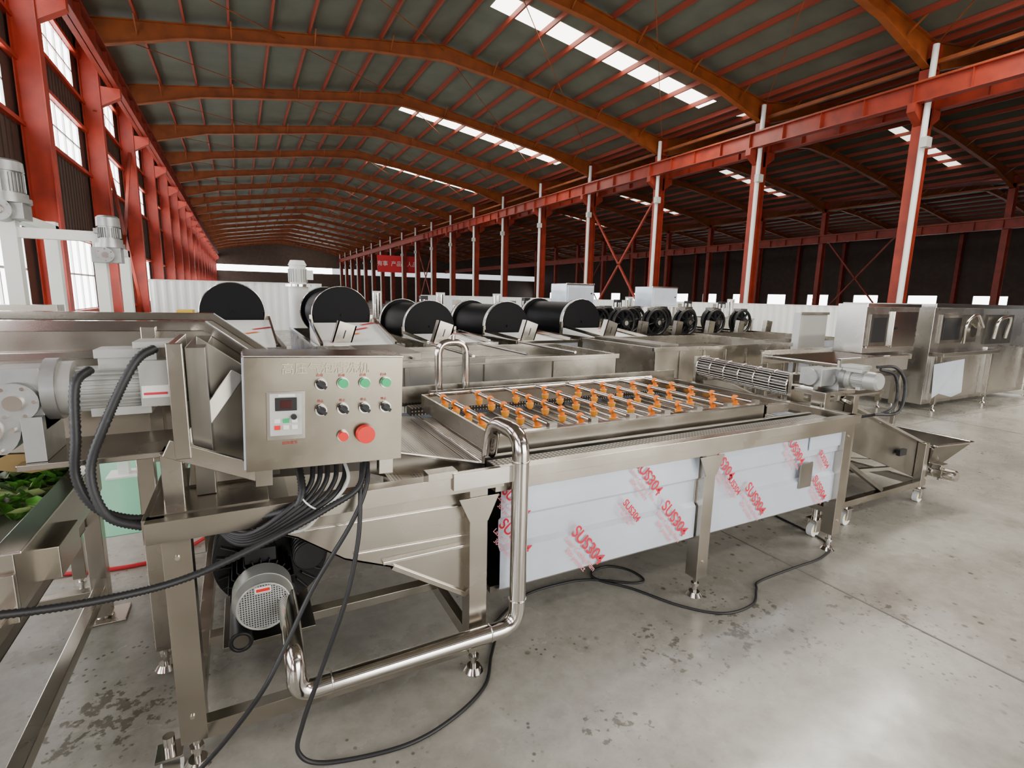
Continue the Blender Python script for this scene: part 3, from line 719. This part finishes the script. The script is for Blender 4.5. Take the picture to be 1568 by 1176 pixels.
o.cyl((6.4,3.6,.6),(6.4,4.3,.6),.12,STEELD,24)
for k in range(18):
    t=2*PI*k/18; o.cyl((6.4+.12*math.cos(t),3.6,.6+.12*math.sin(t)),(6.4+.12*math.cos(t),4.3,.6+.12*math.sin(t)),.008,STEEL2,6)
o.bx(6.2,7.4,3.6,4.4,.5,.53,STEEL)
o.fin(.003)
o=O('steel_vacuum_machine')
o.bx(9.5,13.2,4.1,5.5,.08,1.66,STEELC); o.bx(9.48,13.22,4.08,4.1,1.60,1.67,STEEL2)
o.bx(9.7,10.9,4.07,4.1,1.05,1.50,STEELD); o.bx(9.75,10.3,4.06,4.07,1.1,1.45,BLK); o.cyl((10.7,4.04,1.25),(10.7,4.08,1.25),.12,STEEL2,24)
o.bx(11.2,12.2,4.06,4.1,1.0,1.5,INNER); o.tube([(11.4,4.02,1.1),(11.4,3.98,1.4),(11.8,3.98,1.45),(11.9,4.04,1.1)],.03,STEEL2,seg=12)
o.tube([(10.3,4.0,1.05),(10.2,3.95,1.35),(10.5,3.95,1.5),(10.9,4.0,1.3)],.025,STEEL2,seg=12)
o.bx(9.5,11.4,3.9,4.1,.86,.92,STEEL2); o.bx(9.6,11.2,4.05,4.1,.15,.85,STEELC); o.bx(11.4,12.9,4.07,4.1,.15,.95,STEELC)
for x in (9.6,11.3,13.0): leg(o,x,3.98,.9,.06,.1)
o.add([(9.35,3.94,.75),(10.3,3.94,.80),(10.35,3.93,.25),(10.0,3.92,.2),(9.6,3.93,.28),(9.38,3.92,.22)],[(0,1,2,3,4,5)],FILM)
o.fin(.004)

# ================= LEFT FOREGROUND TRAY CONVEYOR =================
V=empty('vibrating_sorting_conveyor',(-1.1,2.4,0))
o=O('tray')
o.bx(-1.6,-.68,2.0,3.1,.74,.75,MESH)
o.bx(-.70,-.66,2.0,3.1,.66,.84,STEEL); o.bx(-.72,-.64,2.0,3.1,.835,.845,STEEL2); o.bx(-1.64,-1.60,2.0,3.1,.66,.84,STEEL); o.bx(-1.6,-.68,3.08,3.1,.66,.84,STEEL)
o.bx(-1.64,-.66,1.98,2.0,.62,.78,STEEL)
o.bx(-1.6,-.72,1.9,3.0,.50,.51,STEELD); o.bx(-.76,-.72,1.9,3.0,.50,.60,STEELD)
for y in(1.35,3.05):
    for x in(-.70,-1.55): leg(o,x,y,.66,.07,.02)
    o.beam((-1.55,y,.14),(-.7,y,.14),.05,.05,STEEL)
    o.bx(-.78,-.60,y-.08,y+.08,0,.012,STEEL)
for x in(-.70,-1.55):
    o.beam((x,1.35,.16),(x,3.05,.16),.05,.05,STEEL); o.beam((x,1.33,.64),(x,3.05,.64),.05,.05,STEEL)
o.bx(-.80,-.62,2.25,2.5,.62,.74,STEEL)
o.fin(.003,V)
o=O('leafy_greens')
for i in range(420):
    x=-.74-random.random()*.62; y=2.5+random.random()*.54
    z=.765+random.random()*(.05+.10*(y-2.5)/.54)
    a=random.random()*6.28; l=.022+random.random()*.04; w_=l*.42
    o.M=T(x,y,z,random.uniform(-45,45),random.uniform(-45,45),math.degrees(a))
    o.add([(-l,0,0),(-l*.3,-w_,.008),(l*.5,-w_*.8,.01),(l,0,0),(l*.5,w_*.8,.012),(-l*.3,w_,.006),(0,0,-.006)],[(0,1,6),(1,2,6),(2,3,6),(3,4,6),(4,5,6),(5,0,6)],LEAF if i%3 else mat('leaf_light',(.36,.46,.18),.5),True)
o.fin(0,V)

# ================= LEFT GANTRY =================
o=O('lifting_gantry_frame')
gy=5.5
o.bx(-1.60,-1.50,gy-.05,gy+.05,0,2.25,WHITE); o.bx(-1.04,-.96,gy-.05,gy+.05,0,2.02,WHITE); o.bx(-1.6,-.96,gy-.03,gy+.05,2.02,2.10,WHITE)
o.bx(-1.60,-1.50,gy+1.0,gy+1.1,0,2.25,WHITE); o.bx(-1.04,-.96,gy+1.0,gy+1.1,0,2.02,WHITE)
o.bx(-1.04,-.96,gy,gy+1.1,1.95,2.02,WHITE); o.bx(-1.6,-1.5,gy,gy+1.1,2.15,2.22,WHITE)
motor(o,T(-1.52,gy-.05,2.52,0,90,0),.2,.11,body=ALU,gear=True,tb=False)
motor(o,T(-.92,gy-.05,2.16,0,90,0),.14,.08,body=ALU,gear=True,tb=False)
o.bx(-1.8,-1.3,gy-.1,gy+.1,.9,1.5,STEEL)
for z in(1.2,1.3,1.4): o.bx(-1.62,-1.40,gy-.12,gy-.1,z,z+.04,STEEL2)
for y in(gy,gy+1.05):
    for x in (-1.55,-1.0): o.bx(x-.12,x+.12,y-.12,y+.12,0,.02,WHITE)
o.fin(.004)
o=O('parts_workbench')
o.bx(-1.4,.6,13,14.2,.95,1.0,BLUE); o.bx(-1.2,-.9,13.1,13.7,1.0,1.2,YEL); o.bx(-.3,.2,13.2,13.9,1.0,1.3,BLK); o.bx(-.5,.4,13.0,13.05,.7,.9,BLUE)
for x in(-1.3,.5):
    for y in(13.1,14.1): o.bx(x-.04,x+.04,y-.04,y+.04,0,.95,BLUE)
o.bx(-1.35,.55,13.05,13.1,.3,.36,BLUE)
o.fin(.004)

# ================= FENCES / BANNER =================
def corr(o,p0,p1,z0,z1,m,step=.3):
    p0=Vector(p0);p1=Vector(p1);L_=(p1-p0).length;d=(p1-p0)/L_;nrm=Vector((-d.y,d.x,0))
    n=int(L_/step*4);vs=[]
    for i in range(n+1):
        q=p0+d*(L_*i/n)+nrm*(.03 if i%4 in(0,1) else 0); vs+=[(q.x,q.y,z0),(q.x,q.y,z1)]
    o.add(vs,[(2*i,2*i+1,2*i+3,2*i+2) for i in range(n)],m)
o=O('partition_fence'); corr(o,(19.1,4,0),(19.1,60,0),0,1.5,FENCE); o.bx(19.08,19.16,4,60,1.5,1.54,WHITE); o.fin()
o=O('partition_fence'); corr(o,(-3,24,0),(3.2,24,0),0,1.95,FENCE); o.bx(-3,3.2,23.96,24.05,1.95,1.99,WHITE); o.fin()
B=empty('red_banner',(19.2,70,4.4))
o=O('cloth'); o.bx(16.4,21.8,70,70.03,4.4,6.6,BAN); o.fin(0,B)
text('banner_text','有事  产品如人品',(19.1,69.97,5.5),.72,WHITE,(PI/2,0,0),B,.002)

# ---------------- lights ----------------
def area(name,loc,rot,sx,sy,e,col=(1,1,1)):
    l=bpy.data.lights.new(name,'AREA'); l.shape='RECTANGLE'; l.size=sx; l.size_y=sy; l.energy=e; l.color=col
    ob=bpy.data.objects.new(name,l); ob.location=loc; ob.rotation_euler=[math.radians(a) for a in rot]; bpy.context.collection.objects.link(ob)
area('doorway_daylight',(8.2,-10.0,2.9),(90-10,0,0),13,5.2,1900,(1,.965,.90))
for y,e in ((-6,1100),(6,1400),(18,900),(30,600),(42,400)): area('skylight_glow',(13.5,y,10.0),(0,0,0),9,1.0,e,(1,.95,.86))
w=bpy.data.worlds.new('world'); bpy.context.scene.world=w; w.use_nodes=True
w.node_tree.nodes['Background'].inputs[0].default_value=(.92,.94,1,1); w.node_tree.nodes['Background'].inputs[1].default_value=1.2
